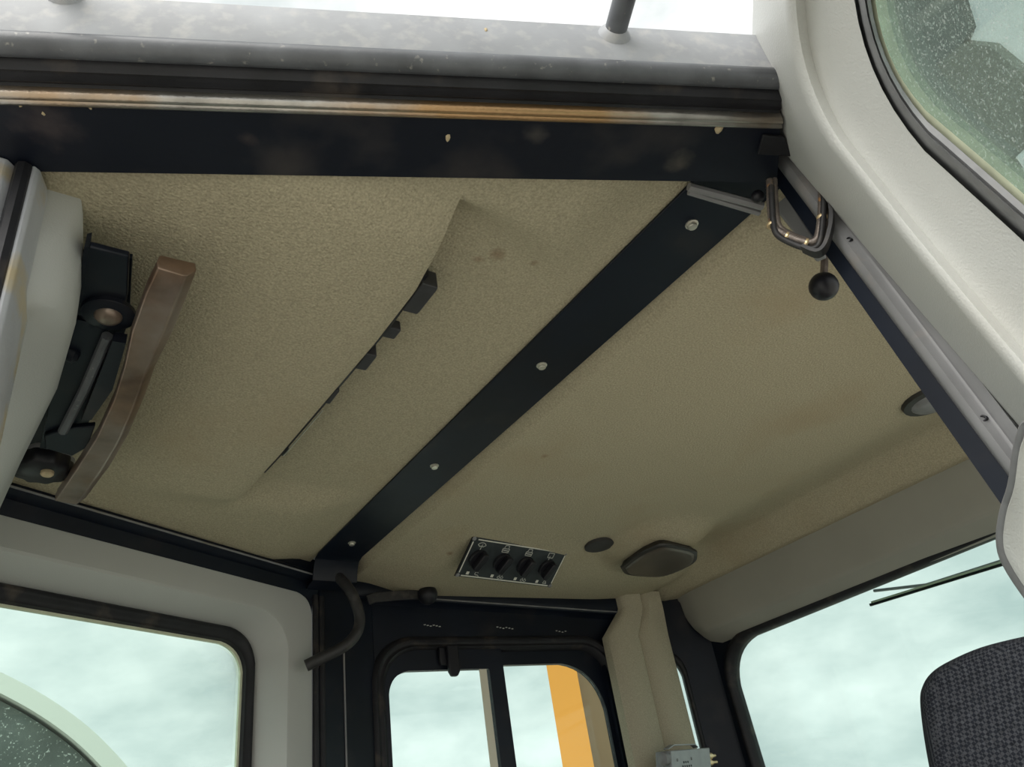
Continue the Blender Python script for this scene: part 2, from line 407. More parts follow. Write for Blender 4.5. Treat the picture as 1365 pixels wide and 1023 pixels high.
# leaning front jamb post of the doorway (light rail and black return)
def PJ(u, v, x=1.05): return PXx(u, v, x)
def jstrip(name, top, bot, x0, thick, mtl, ridge=0, sharp=35):
    # top/bot: (u_left, v, u_right, v) pixels on the jamb plane; extended down to the floor along the same lines
    a0, a1 = PJ(top[0], top[1], x0), PJ(top[2], top[3], x0); b0, b1 = PJ(bot[0], bot[1], x0), PJ(bot[2], bot[3], x0)
    def ext(a, b, z): t = (z - a.z) / (b.z - a.z); return a + (b - a) * t
    zs = [1.0, .8, .6, .4, .2, -.2, -.7, -1.3]
    rg = []
    for z in zs:
        p, q = ext(a0, b0, z), ext(a1, b1, z)
        mid = (p + q) / 2
        if ridge: rg.append([p, p + (q-p)*.2 + V(-ridge,0,0), p + (q-p)*.38 + V(-ridge*1.1,0,0), p + (q-p)*.52 + V(-ridge*.25,0,0), p + (q-p)*.62 + V(-ridge*.2,0,0), p + (q-p)*.72 + V(-ridge*.6,0,0), q + V(-ridge*.7,0,0), q + V(thick,0,0), p + V(thick,0,0)])
        else: rg.append([p, q, q + V(thick, 0, 0), p + V(thick, 0, 0)])
    return MB().loft(rg, True, True).build(name, mtl, wl, sharp=sharp)
jstrip('jamb_return', (1036, 247, 1052, 235), (1332, 669, 1347, 632), 1.05, .09, M_black)
jstrip('jamb_rail', (1041, 228, 1078, 205), (1339, 628, 1369, 585), 1.045, .06, M_rail, ridge=.012, sharp=50)
for (u, v) in ((1132, 320), (1311, 558)):
    c_ = PJ(u, v, 1.037); MB().lathe(c_, (-1, 0, 0), [(.0045, -.004), (.0045, .0022), (.003, .0024), (.0028, -.002)], 12).build('screw_hole', M_plastic, wl)
# front left wall behind the post: beam, sill, corner post
MB().prism([(1.14, y_lf(1.14) - .06, 1.02), (1.14, y_lf(1.14) - .06, .90), (1.14, y_lf(1.14), .90), (1.14, y_lf(1.14), 1.02)], (1.66, .115, -.02)).build('side_beam', M_black, wl)
MB().prism([(1.10, y_lf(1.1) - .06, ZF), (1.10, y_lf(1.1) - .06, ZLO), (1.10, y_lf(1.1), ZLO), (1.10, y_lf(1.1), ZF)], (1.70, .117, 0)).build('lower_panel', M_trim, wl)
MB().box((2.66, .44, ZLO), (2.80, .56, .96)).build('corner_post', M_black, wl, bevel=.004)
# light interior mouldings at the top of the post
q = [PXx(u, v, 1.13) for u, v in ((1014, 254), (1050, 262), (1096, 334), (1082, 340))]
MB().prism(q, (.03, .01, 0)).build('inner_trim', M_rail, wl, bevel=.003)
a, b = PZ(918, 249, .975), PZ(1016, 275, .955)
MB().tube([a, lerp(a, b, .5), b], .008, 8).build('edge_moulding', M_rail, wl)
a, b = PZ(918, 256, .978), PZ(1012, 284, .958)
MB().tube([a, lerp(a, b, .5), b], .006, 8).build('edge_moulding', M_rail, wl)
MB().ball(PZ(1010, 262, .95), .012).build('rubber_plug', M_plastic, wl)

# ------------------------------------------------------------------ rear wall, rear left jamb and rear header trim
wr = thing('wall_rear', (-.1, 1.5, ZF), 'rear wall of the cab with scuffed pale left jamb post', 'wall', kind='structure')
# jamb post at the rear end of the left doorway
jp = [(.446, -.870), (.444, -.838), (.449, -.829), (.458, -.832), (.462, -.836), (.474, -.834), (.480, -.818), (.53, -.796), (.78, -.70), (.78, -.95), (.47, -.95)]
MB().loft([[HD(t - .025 * (.949 - z), s_, z) for t, s_ in jp] for z in (.949, .6, .2, -.4, ZF)], True, True).build('jamb_post', M_jamb, wr, sharp=40, bevel=.002)
MB().tube([HD(.462 - .025 * (.949 - z), -.829, z) for z in (.945, .6, .2, -.4, ZF)], .0115, 8).build('edge_seal', M_rubber, wr)
MB().box((-.36, 1.05, ZF), (-.28, 2.08, -.1)).build('lower_panel', M_trim, wr)
MB().box((-.36, 1.0, .80), (-.27, 2.08, 1.02)).build('rear_beam', M_black, wr)
# moulded grey cover over the rear window head
prof = lambda x0: None
def trim_ring(y, s, zt=.972, dz=0):
    return [Vector((-.27, y, zt)), Vector((.012 * s, y, zt)), Vector((.030 * s + (-.02) * (1 - s), y, .90 + dz)), Vector((.034 * s + (-.03) * (1-s), y, .80 + dz)), Vector((.02 * s - .05 * (1-s), y, .765 + dz)), Vector((-.05, y, .745 + dz)), Vector((-.27, y, .745 + dz))]
tr1 = MB().loft([trim_ring(1.00, .2), trim_ring(1.03, .8), trim_ring(1.10, 1), trim_ring(1.3, .98), trim_ring(1.6, .55), trim_ring(1.85, .25), trim_ring(2.0, .1), trim_ring(2.06, 0)], True, True).build('trim_1', M_liner2, sharp=75)
tag(tr1, 'grey moulded cover at the left edge beside the brown lever', 'trim', kind='structure')

# ------------------------------------------------------------------ right side
wrt = thing('wall_right', (1.6, 2.6, ZF), 'black steel right side frame around the windows', 'wall', kind='structure')
def strip_rr(name, prof, x0, x1, mtl, parent=wrt, sharp=35):
    return MB().loft([[RR(x, z, o) for o, z in prof] for x in (x0, lerp(x0, x1, .5), x1)], True, True).build(name, mtl, parent, sharp=sharp)
strip_rr('roof_rail', [(-.06, 1.02), (.045, 1.02), (.052, .972), (.060, .966), (.062, .955), (.054, .948), (.022, .94), (.014, .89), (-.06, .87)], -.32, 1.0, M_black)
strip_rr('lower_panel', [(-.05, ZF), (-.05, ZLO), (.0, ZLO), (0, ZF)], -.3, 1.0, M_trim)
MB().tube([RR(x, .953, .0645) for x in (-.3, .3, 1.0)], .0032, 6).build('rail_highlight', M_seal, wrt)  # thin light tube added as the highlight line along the roof rail
# B post with two rubber seals and a bright seam
pb = [(.985, 2.60), (1.0, 2.575), (1.115, 2.625), (1.235, 2.645), (1.245, 2.72), (.985, 2.70)]
MB().prism([(x, y, ZF) for x, y in pb], (0, 0, 1.02 - ZF)).build('centre_post', M_black, wrt, bevel=.004)
for xx, rr in ((.982, .011), (1.008, .013)):
    MB().tube([Vector((xx, y_rr(xx) - .022, z)) for z in (.90, .5, .1, -.4, ZF)], rr, 10).build('door_seal', M_rubber, wrt)
a, b = PX(458, 860, (1.12, 2.62, 0), (-.2, 1, 0)), PX(462, 1023, (1.12, 2.62, 0), (-.2, 1, 0))
MB().tube([a, b, b + (b - a) * 2], .0035, 6).build('seam_bead', M_rail, wrt)
# upper beam, stepped, above the sliding window
def strip_rf(name, prof, x0, x1, mtl, parent=wrt, sharp=35):
    def zs(x, z): return z - .058 * (x - 1.24) / 1.24 * (1 if z > .78 else 0)
    return MB().loft([[RF(x, zs(x, z), o) for o, z in prof] for x in (x0, lerp(x0, x1, .5), x1)], True, True).build(name, mtl, parent, sharp=sharp)
strip_rf('upper_beam', [(-.07, 1.01), (.03, 1.004), (.04, .985), (.04, .928), (.034, .918), (.012, .912), (0, .90), (0, .76), (-.07, .76)], 1.12, 2.60, M_black)
strip_rf('front_stile', [(-.06, ZF), (-.06, .80), (0, .80), (0, ZF)], 2.285, 2.60, M_black)
strip_rf('lower_panel', [(-.06, ZF), (-.06, ZLO), (0, ZLO), (0, ZF)], 1.2, 2.62, M_trim)
ow = [RF(p[0], p[1], .001) for p in rpoly([(1.19, ZF + .1), (2.6, ZF + .1), (2.6, .86), (1.19, .90)], .005, 8)]
iw = [RF(p[0], p[1], .001) for p in rpoly([(1.232, -.44), (2.335, -.44), (2.335, .762), (1.232, .762)], .148, 8)]
MB().loft([ow, iw, [p - NRF * .04 for p in iw], [p - NRF * .04 for p in ow], ow]).build('window_surround', M_black, wrt, sharp=40)
MB().tube([RF(x, .925 - .058 * (x - 1.24) / 1.24, .041) for x in (1.25, 1.8, 2.42)], .003, 6).build('beam_highlight', M_seal, wrt)  # beam edge highlight, put in as a thin lighter tube
# stamped markings row on the beam
for (u0, u1, v0) in ((565, 592, 834), (662, 686, 837), (741, 760, 842)):
    k = MB()
    n_ = int((u1 - u0) / 4)
    for i in range(n_):
        p = PX(u0 + i * 4, v0 + (u0 + i * 4 - u0) * .05 + (i * 7 % 3) * .7, PRF + NRF * .0022, NRF)
        k.add([p, p + V(.009, -.0006, .0008), p + V(.008, -.0005, .0045), p + V(-.001, 0, .0035)], [(0, 1, 2, 3)])
    k.build('stamped_marking', M_grey_print, wrt)

# sliding window
w1 = thing('window_1', (1.75, 2.63, -.5), 'black framed sliding side window with orange boom behind it', 'window', kind='structure')
def ring_rf(x0, x1, z0, z1, r, off, n=8):
    return [RF(p[0], p[1], off) for p in rpoly([(x0, z0), (x1, z0), (x1, z1), (x0, z1)], r, n)]
ZB = -.45
def ringW(d, off, r): return ring_rf(1.222 + d, 2.345 - d * .9, ZB + d, .772 - d, r, off)
MB().loft([ringW(-.01, -.01, .16), ringW(0, .018, .155), ringW(.012, .022, .145), ringW(.022, .010, .14), ringW(.028, .010, .135), ringW(.036, .016, .13), ringW(.046, .010, .125), ringW(.052, -.03, .12)]).build('outer_seal', M_rubber, w1, sharp=60)
def sash(name, x0, x1, z1, wl_, wr_, wt, off, rl, rr_, ri=None):
    o = [RF(p[0], p[1], off) for p in rpoly([(x0, ZB+.05), (x1, ZB+.05), (x1, z1), (x0, z1)], [.04, .04, rr_, rl], 8)]
    i = [RF(p[0], p[1], off) for p in rpoly([(x0+wl_, ZB+.1), (x1-wr_, ZB+.1), (x1-wr_, z1-wt), (x0+wl_, z1-wt)], [.03, .03, ri or max(.008, rr_-.03), max(.008, rl-.03)], 8)]
    i2 = [p - NRF * .024 for p in i]; o2 = [p - NRF * .024 for p in o]
    s_ = MB().loft([o, i, i2, o2, o]).build(name, M_black, w1, sharp=40)
    pn = MB().prism([p - NRF * .010 for p in i], NRF * -.006).build('pane', M_clear, s_)
    return s_
s1 = sash('sash', 1.262, 1.775, .735, .022, .065, .085, .008, .11, .02)
s2 = sash('sash', 1.745, 2.305, .735, .035, .04, .066, -.022, .02, .07, .19)
MB().box((0,0,0), (0,0,0)) if False else None
p = RF(1.69, .6, -.028)
MB().prism([RF(1.668, -.34, .0025), RF(1.70, -.34, .0025), RF(1.70, .65, .0025), RF(1.668, .65, .0025)], NRF * -.003).build('inner_stile', M_tan, w1)
# latch on the left sash
lt = MB()
lt.prism([RF(1.49, .73, .008), RF(1.56, .73, .008), RF(1.56, .68, .008), RF(1.555, .665, .008), RF(1.495, .665, .008), RF(1.49, .68, .008)], NRF * .02)
lto = lt.build('latch', M_plastic, s1, bevel=.003)
MB().prism([RF(1.515, .735, .026), RF(1.565, .735, .026), RF(1.562, .635, .03), RF(1.55, .617, .03), RF(1.525, .617, .03), RF(1.515, .635, .03)], NRF * .02).build('latch_grip', M_plastic, s1, bevel=.004)

# closed right rear door
d1 = thing('door_1', (.5, 2.4, ZF), 'closed grey lined door with rounded window at the lower left', 'door', kind='structure')
def ring_rr(x0, x1, z0, z1, r, off, n=8):
    return [RR(p[0], p[1], off) for p in rpoly([(x0, z0), (x1, z0), (x1, z1), (x0, z1)], r, n)]
Z0 = -1.2
MB().loft([ring_rr(-.30, .968, Z0, .905, .07, -.03), ring_rr(-.30, .968, Z0, .905, .07, .008), ring_rr(-.295, .960, Z0+.01, .897, .066, .016),
           ring_rr(-.205, .868, -.43, .818, .12, .020), ring_rr(-.198, .860, -.42, .810, .115, .017), ring_rr(-.194, .855, -.42, .805, .115, .008), ring_rr(-0.151, 0.812, -0.368, 0.769, 0.100, -0.081), ring_rr(-0.146, 0.806, -0.363, 0.765, 0.100, -0.105)]).build('door_liner', M_liner2, d1, sharp=22)
MB().loft([ring_rr(-0.156, 0.816, -0.368, 0.774, 0.100, -0.095), ring_rr(-0.153, 0.813, -0.363, 0.770, 0.100, -0.079), ring_rr(-0.148, 0.806, -0.358, 0.761, 0.098, -0.069), ring_rr(-0.138, 0.796, -0.348, 0.749, 0.094, -0.070), ring_rr(-0.134, 0.792, -0.346, 0.745, 0.090, -0.076), ring_rr(-0.121, 0.778, -0.338, 0.725, 0.087, -0.075), ring_rr(-0.116, 0.773, -0.328, 0.719, 0.085, -0.095)]).build('window_seal', M_rubber, d1, sharp=60)
MB().loft([ring_rr(-0.136, 0.788, -0.348, 0.737, 0.090, -0.087), ring_rr(-0.111, 0.767, -0.323, 0.714, 0.083, -0.087), ring_rr(-0.111, 0.767, -0.323, 0.714, 0.083, -0.095), ring_rr(-0.136, 0.788, -0.348, 0.737, 0.090, -0.095)]).build('glass_edge', M_greenedge, d1)
rg = ring_rr(-0.131, 0.788, -0.348, 0.732, 0.090, -0.089)
MB().prism(rg, NRR * -.008).build('pane', M_dusty, d1)
q = [PX(u, v, PRR - NRR * .066, NRR) for u, v in ((128, 774), (143, 774), (216, 792), (219, 798), (205, 797))]
MB().prism(q, NRR * .01).build('seal_tab', M_plastic, d1)

# open left door
th = math.radians(222)
E_ = Vector((math.cos(th), math.sin(th), 0)); D_ = Vector((0, -.12, -.66)).normalized()
ND = E_.cross(D_).normalized(); P0 = Vector((1.05, .45, 1.0))
if (-P0).dot(ND) < 0: ND = -ND
def DD(a, b, off=0): return P0 + E_ * a + D_ * b + ND * off
d2 = thing('door_2', DD(.6, 1.95), 'open grey lined door with rubber sealed window at the upper right', 'door', kind='structure')
def ring_d(pts, r, off, n=10): return [DD(p[0] + 1.7 * off, p[1] + 1.58 * off, off) for p in rpoly(pts, r, n)]
def outl(d): return [(.063 + d, -.106 + d), (1.2 - d, -.075 + d), (1.2 - d, 1.95 - d), (.03 + d, 1.95 - d), (.045 + d, .55)]
cre = lambda d: [(.205 + d, .035 + d), (1.08 - d, .035 + d), (1.08 - d, 1.8 - d), (.10 + d, 1.8 - d), (.115 + d, .66)]
sea = lambda d: [(.302 + d, .150 + d), (1.0 - d, .150 + d), (1.0 - d, 1.2 - d), (.285 + d, 1.2 - d), (.30 + d, .6)]
RO = [.13, .06, .06, .06, .3]
RC = [.15, .1, .1, .1, .4]
MB().loft([ring_d(outl(.004), RO, -.06), ring_d(outl(-.002), RO, -.012), ring_d(outl(.004), RO, .0), ring_d(cre(-.022), RC, .030), ring_d(cre(-.008), RC, .036),
           ring_d(cre(.006), RC, .031), ring_d(cre(.026), RC, .014), ring_d(cre(.05), RC, .009), ring_d(sea(-.004), [.22, .1, .1, .1, .3], 0), ring_d(sea(-.002), [.22, .1, .1, .1, .3], -.05)]).build('door_liner', M_liner, d2, sharp=60)
def rs(d): return [.22 - 1.3 * d, .1, .1, .1, .3]
def sd_(d, off): return ring_d(sea(d), rs(d), off)
RS = rs(0)
MB().loft([sd_(.008, -.05), sd_(.007, -.002), sd_(.010, .006), sd_(.017, .007), sd_(.021, .001), sd_(.025, .002), sd_(.037, -.003), sd_(.039, -.010), sd_(.039, -.05)]).build('window_seal', M_seal, d2, sharp=60)
MB().loft([sd_(.036, -.010), sd_(.052, -.010), sd_(.052, -.018), sd_(.036, -.018), sd_(.036, -.010)]).build('glass_edge', M_greenedge, d2)
MB().prism(sd_(.038, -.014), ND * -.007).build('pane', M_dusty2, d2)
# outer skin edge of the door and the grip pod near the hinge side
MB().loft([ring_d(outl(.004), RO, -.058), ring_d(outl(.02), RO, -.09), ring_d(sea(-.02), RS, -.09), ring_d(sea(-.02), RS, -.05)]).build('outer_skin', M_gutter, d2)
pod = [(1420, 560), (1362, 560), (1349, 580), (1343, 606), (1337, 648), (1326, 684), (1322, 722), (1331, 755), (1365, 806), (1420, 870)]
def podr(du, off, dv=0):
    k = [(u + du, v + (dv if i < 3 else -dv if i > 6 else 0)) for i, (u, v) in enumerate(pod)]
    pts = smooth([PX(u, v, DD(0, .7, .10), ND) for u, v in k], 4)
    return [p + ND * off for p in pts]
po = MB().loft([podr(10, -.12), podr(1, -.06), podr(0, -.012), podr(3, -.002), podr(10, .003), podr(18, .001), podr(22, -.008, 4)], True, True).build('grip_pod', M_seal, d2, sharp=60)
MB().loft([podr(19, -.010, 4), podr(21, .005, 5), podr(25, .008, 6), podr(32, .004, 8)], True, True).build('pod_insert', M_liner, po, sharp=60)

# ------------------------------------------------------------------ front: corner cover, quarter window, windscreen
wf = thing('wall_front', (2.8, 1.5, ZF), 'black front frame around the windscreen', 'wall', kind='structure')
XW = 2.82
# black corner surround on the front plane (between corner post and windscreen)
def fr(y, z, x=XW): return Vector((x, y, z))
wso = [fr(p[0], p[1]) for p in rpoly([(.62, -.5), (2.372, -.5), (2.385, .697), (.62, .718)], [.1, .1, .17, .1], 8)]
wsb = [fr(p[0], p[1]) for p in rpoly([(.42, ZF), (2.61, ZF), (2.61, .98), (.42, .98)], [.01] * 4, 8)]
MB().loft([wsb, wso, [p + V(.05, 0, 0) for p in wso], [p + V(.05, 0, 0) for p in wsb], wsb]).build('front_surround', M_black, wf, sharp=40)
w3 = thing('window_3', (XW, 1.5, -.5), 'large windscreen pane at the lower right with rounded rubber edge', 'window', kind='structure')
def rws(d, off, r=.17): return [fr(p[0], p[1], XW + off) for p in rpoly([(.62 + d, -.5 + d), (2.372 - d, -.5 + d), (2.385 - d, .697 - d), (.62 + d, .718 - d)], [.1, .1, r, .1], 8)]
MB().loft([rws(-.015, .0), rws(-.008, -.016), rws(.006, -.02), rws(.018, -.008), rws(.024, .02), rws(.024, .04)]).build('windscreen_seal', M_rubber, w3, sharp=60)
MB().prism(rws(.018, .012), (.008, 0, 0)).build('pane', M_clear, w3)
# grey head trim over the windscreen
def ht(y, k=1.0, dx=0.0):
    return [Vector((2.83, y, .965)), Vector((2.712 + dx, y, .955)), Vector((2.715 + dx, y, .92)), Vector((2.728 + dx, y, .765 + (1-k) * .12)), Vector((2.738 + dx, y, .742 + (1-k) * .12)), Vector((2.83, y, .685 + (1-k) * .12))]
tr2 = MB().loft([ht(.50), ht(1.0), ht(1.6), ht(2.2), ht(2.36), ht(2.44, .75, .01), ht(2.515, -.2, .03)], True, True).build('trim_2', M_trim, sharp=28, bevel=.006)
tag(tr2, 'grey moulded trim running above the windscreen', 'trim', kind='structure')
# corner post cover
cv = [Vector(p) for p in ((2.268, 2.50, 0), (2.30, 2.478, 0), (2.415, 2.470, 0), (2.44, 2.490, 0), (2.468, 2.462, 0), (2.59, 2.458, 0), (2.612, 2.48, 0), (2.60, 2.53, 0), (2.27, 2.545, 0))]
def cvr(z, k): 
    return [Vector((lerp(2.62, p.x, k), p.y, z)) for p in cv]
tr3 = MB().loft([cvr(.952, .66), cvr(.885, .66), cvr(.86, .70), cvr(.755, 1.0), cvr(.5, 1.0), cvr(.2, 1.0), cvr(-.4, 1.0), cvr(ZF, 1.0)], True, True).build('trim_3', M_pillar, sharp=50)
tag(tr3, 'beige fabric covered corner pillar right of the sliding window', 'trim', kind='structure')
# quarter window between the corner cover and the black front post, on the chamfer
PQ = Vector((2.60, 2.57, 0)); NQ = Vector((-.55, -.83, 0)).normalized(); TQ = Vector((.83, -.55, 0)).normalized()
def QW(s, z, off=0): return PQ + TQ * s + NQ * off + Vector((0, 0, z))
w2 = thing('window_2', QW(.05, -.4), 'narrow quarter window sliver beside the beige corner pillar', 'window', kind='structure')
def qo(d, off): return [QW(p[0], p[1], off) for p in rpoly([(-.12 + d, -.4), (.105 - d, -.4), (.108 - d, .70 - d), (-.12 + d, .70 - d)], [.02, .02, .10, .05], 8)]
sq = [QW(p[0], p[1], 0) for p in rpoly([(-.16, ZF), (.27, ZF), (.27, .98), (-.16, .98)], .005, 8)]
MB().loft([sq, qo(0, 0), qo(0, -.04), [p - NQ * .04 for p in sq], sq]).build('corner_frame', M_black, wf, sharp=40)
MB().loft([qo(-.012, 0), qo(-.006, .012), qo(.006, .012), qo(.012, 0), qo(.012, -.03)]).build('quarter_seal', M_rubber, w2, sharp=60)
MB().prism(qo(.008, -.012), NQ * -.006).build('pane', M_clear, w2)

# ------------------------------------------------------------------ things under the roof
# overhead strap with four bolts
st = thing('roof_strap', (1.02, 1.5, .99), 'black steel strap bolted across the headliner with four bolts', 'strap')
pth = [(1.02, .40, .9985), (1.02, 2.425, .9985), (1.02, 2.455, .990), (1.022, 2.475, .968), (1.024, 2.49, .925), (1.024, 2.56, .915)]
m = MB(); rg = []
for (x, y, z), (nx, nz) in zip(pth, ((0, 1), (0, 1), (.4, .9), (.85, .5), (.9, .3), (0, 1))):
    hw = .0865 if y < 2.4 else .083
    off = V(0, nx * .006, nz * .006)
    rg.append([V(x - hw, y, z), V(x + hw, y, z), V(x + hw, y, z) + off, V(x - hw, y, z) + off])
m.loft(rg, True, True).build('plate', M_black, st, sharp=50, bevel=.001)
for (u, v) in ((922, 299), (722, 487), (579, 621), (469, 724)):
    c_ = PZ(u, v, .9985); c_.z = .9985
    b_ = MB().lathe(c_, (0, 0, -1), [(.0135, -.002), (.0135, .002), (.012, .003), (.0095, .003), (.0095, .008), (.0085, .0092), (.0, .0095)], 12).build('bolt', M_bolt, st, sharp=40)

# overhead radio: dark face and controls in the console step
rd = thing('overhead_radio', (.57, 1.4, .94), 'dark radio with knobs hidden behind the headliner console edge', 'radio')
pts = [(xe(y) + .004, y) for y in (.93, 1.1, 1.3, 1.5, 1.7, 1.8)]
MB().loft([[V(x, y, .952), V(x + .012, y, .955), V(x + .014, y, 1.0), V(x, y, 1.0)] for x, y in pts], True, True).build('faceplate', M_plastic, rd)
M_knob = mat('worn_black_knob', (.035, .035, .038), .5, var=.2, vscale=60)
def knob(y0, y1, px, z0, z1, name='knob', mtl=M_knob):
    x = xe((y0 + y1) / 2) + .006
    return MB().prism([V(x, y0, z0), V(x + px * .96, y0, z0), V(x + px, lerp(y0, y1, .1), z0), V(x + px, lerp(y0, y1, .9), z0), V(x + px * .96, y1, z0), V(x, y1, z0)], (0, 0, z1 - z0)).build(name, mtl, rd, bevel=.002)
def zk(u, v): return PZ(u, v, .965)
knob(.945, 1.035, .036, .945, .985)
knob(1.105, 1.140, .036, .955, .98, 'button')
knob(1.195, 1.255, .026, .945, .985)
knob(1.35, 1.41, .012, .945, .985, 'button')
knob(1.67, 1.70, .020, .955, .98, 'button')
yy = [1.45 + .06 * i for i in range(5)]
MB().tube([V(xe(y) + .019, y, .951) for y in yy], .0018, 6).build('chrome_strip', M_bolt, rd)

# switch panel
O = PZ(630, 714, .972); TRc = PZ(757.5, 734.5, .972); BL = PZ(605, 768, .875); BR = PZ(738, 782, .878)
ex = (TRc - O); ey = (BL - O); BRr = O + ex + ey
nrm = ex.cross(ey).normalized()
if nrm.z > 0: nrm = -nrm
def SW(a, b, off=0): return O + ex * a + ey * b + nrm * off
sp = thing('switch_panel', SW(.5, .5), 'black rotary switch panel with white symbols beside the dome light', 'switch panel')
MB().loft([[SW(a, b, .0) for a, b in ((0, 0), (1, 0), (1, 1), (0, 1))], [SW(a, b, -.008) for a, b in ((0.02, .03), (1, .03), (1, 1), (.02, 1))], [SW(a, b, -.05) for a, b in ((.22, .25), (.98, .25), (.98, .97), (.22, .97))]], True, True).build('housing', M_lampbase, sp)
MB().prism([SW(a, b, .001) for a, b in ((.01, .015), (.99, .015), (.99, .985), (.01, .985))], nrm * .004).build('plate', M_dplate, sp, bevel=.001)
def line(pts, wdt, mtl, name, off=.0058, closed=False):
    k = MB()
    seq = list(zip(pts, pts[1:])) + ([(pts[-1], pts[0])] if closed else [])
    for p, q in seq:
        P_, Q_ = SW(*p, off), SW(*q, off); d = (Q_ - P_); 
        if d.length < 1e-7: continue
        d.normalize(); s_ = d.cross(nrm) * wdt
        k.prism([P_ - s_, Q_ - s_, Q_ + s_, P_ + s_], nrm * .0006)
    return k.build(name, mtl, sp)
line([(.06, .055), (.955, .055)], .0022, M_white, 'border_line'); line([(.05, .945), (.95, .945)], .0022, M_white, 'border_line')
line([(.022, .12), (.022, .88)], .0022, M_white, 'border_line'); line([(.978, .12), (.978, .88)], .0022, M_white, 'border_line')
for a, b in ((.02, .05), (.98, .05), (.98, .95), (.02, .95)):
    MB().lathe(SW(a, b, .004), nrm, [(.008, 0), (.008, .003), (.005, .0045), (.0, .0045)], 10).build('screw', M_seal, sp)
def arc(cx, cy, r, a0, a1, n=8, sy=2.2): return [(cx + r * math.cos(math.radians(lerp(a0, a1, i / n))), cy + r * sy * math.sin(math.radians(lerp(a0, a1, i / n)))) for i in range(n + 1)]
ca = [.135, .375, .615, .85]
for i, cx in enumerate(ca):
    # rotary knob: skirt disc and a raised grip bar
    cc = SW(cx, .50, .005)
    kb = MB().lathe(cc, nrm, [(.038, 0), (.038, .004), (.034, .010), (.0, .011)], 22).build('knob', M_plastic, sp, sharp=40)
    g1, g2 = ey.normalized(), ex.normalized()
    gd = (g1 * .96 - g2 * .28).normalized(); gs = gd.cross(nrm)
    c2 = cc + nrm * .010
    MB().prism([c2 + gd * .038 + gs * .006, c2 + gd * .033 + gs * .013, c2 - gd * .031 + gs * .014, c2 - gd * .037 + gs * .008, c2 - gd * .037 - gs * .008, c2 - gd * .031 - gs * .014, c2 + gd * .033 - gs * .013, c2 + gd * .038 - gs * .006], nrm * .024).build('knob_grip', M_plastic, kb, bevel=.003)
    # white index square and printed symbols
    a0 = cx - .035; line([(a0 - .012, .87), (a0 + .014, .87)], .006, M_white, 'index_mark')
    sx = cx + .05
    if i == 0: line(arc(sx, .86, .016, 40, 330, 10), .0011, M_grey_print, 'symbol'); line([(sx + .012, .90), (sx + .03, .92)], .0011, M_grey_print, 'symbol')
    elif i in (1, 2):
        line(arc(sx - .016, .885, .013, 0, 360, 8), .0011, M_grey_print, 'symbol'); line(arc(sx + .016, .885, .013, 0, 360, 8), .0011, M_grey_print, 'symbol'); line(arc(sx, .84, .013, 160, 380, 8), .0011, M_grey_print, 'symbol')
    else: line([(sx - .018, .90), (sx - .006, .80), (sx + .022, .90)], .0011, M_grey_print, 'symbol', closed=True); line([(sx + .0, .88), (sx + .008, .86)], .0011, M_grey_print, 'symbol')
    ty = .17; tx = cx - .02
    if i == 0: line(arc(tx, ty + .03, .040, 200, 340, 8) + arc(tx, ty + .06, .016, 330, 210, 5), .0013, M_grey_print, 'symbol', closed=True); line([(tx, ty + .12), (tx + .004, ty - .02)], .0012, M_grey_print, 'symbol')
    elif i == 3: line([(tx - .028, ty - .06), (tx + .03, ty - .06), (tx + .028, ty + .06), (tx - .026, ty + .06)], .0013, M_grey_print, 'symbol', closed=True); line([(tx - .005, ty + .02), (tx - .004, ty + .12)], .0012, M_grey_print, 'symbol')
    else:
        line([(tx - .032, ty + .0), (tx + .034, ty + .0), (tx + .032, ty + .09), (tx - .03, ty + .09)], .0013, M_grey_print, 'symbol', closed=True)
        line([(tx - .02, ty), (tx - .015, ty - .08), (tx + .02, ty - .08), (tx + .024, ty)], .0012, M_grey_print, 'symbol'); line([(tx - .034, ty + .04), (tx + .03, ty + .05)], .0018, M_grey_print, 'symbol')

# round plug and lamps
c_ = PZ(799, 728, .966)
pl_ = MB().lathe(c_, (0, -.04, -1), [(.058, -.012), (.058, .002), (.054, .004), (0, .0045)], 28).build('headliner_plug', M_plug, sharp=40)
tag(pl_, 'flat dark round plug between the switch panel and lamp', 'plug')
dl = thing('dome_light', PZ(878, 748, .92), 'angular brown lensed lamp on the headliner near the corner pillar', 'lamp')
oct_ = [(827, 757), (848, 741), (868, 731), (888, 726), (924, 733), (930, 740), (924, 751), (895, 765), (872, 769), (836, 766)]
o0 = smooth([PZ(u, v, .905) for u, v in oct_ + oct_[:1]], 4)[:-1]; cc = sum(o0, Vector()) / len(o0)
def dr(k, dz): return [cc + (p - cc) * k + V(0, 0, dz) for p in o0]
MB().loft([dr(.88, .026), dr(.95, .010), dr(.99, .006), dr(1.0, .004), dr(.985, -.003), dr(.92, -.005)], True, True).build('base', M_lampbase, dl, sharp=50)
MB().loft([dr(.90, -.003), dr(.87, -.009), dr(.8, -.011), dr(.3, -.012)], True, True).build('lens', M_lens, dl, sharp=60)
c2 = PZ(1243, 534, .972)
d2l = thing('dome_light', c2, 'small dark lamp half hidden behind the jamb rail', 'lamp')
MB().lathe(c2, (0, 0, -1), [(.085, -.03), (.09, -.01), (.085, .006), (.06, .010)], 20).build('base', M_lampbase, d2l, sharp=50)
MB().lathe(c2 + V(0, 0, -.008), (0, 0, -1), [(.066, 0), (.055, .010), (.03, .014), (0, .015)], 20).build('lens', M_seal, d2l, sharp=60)

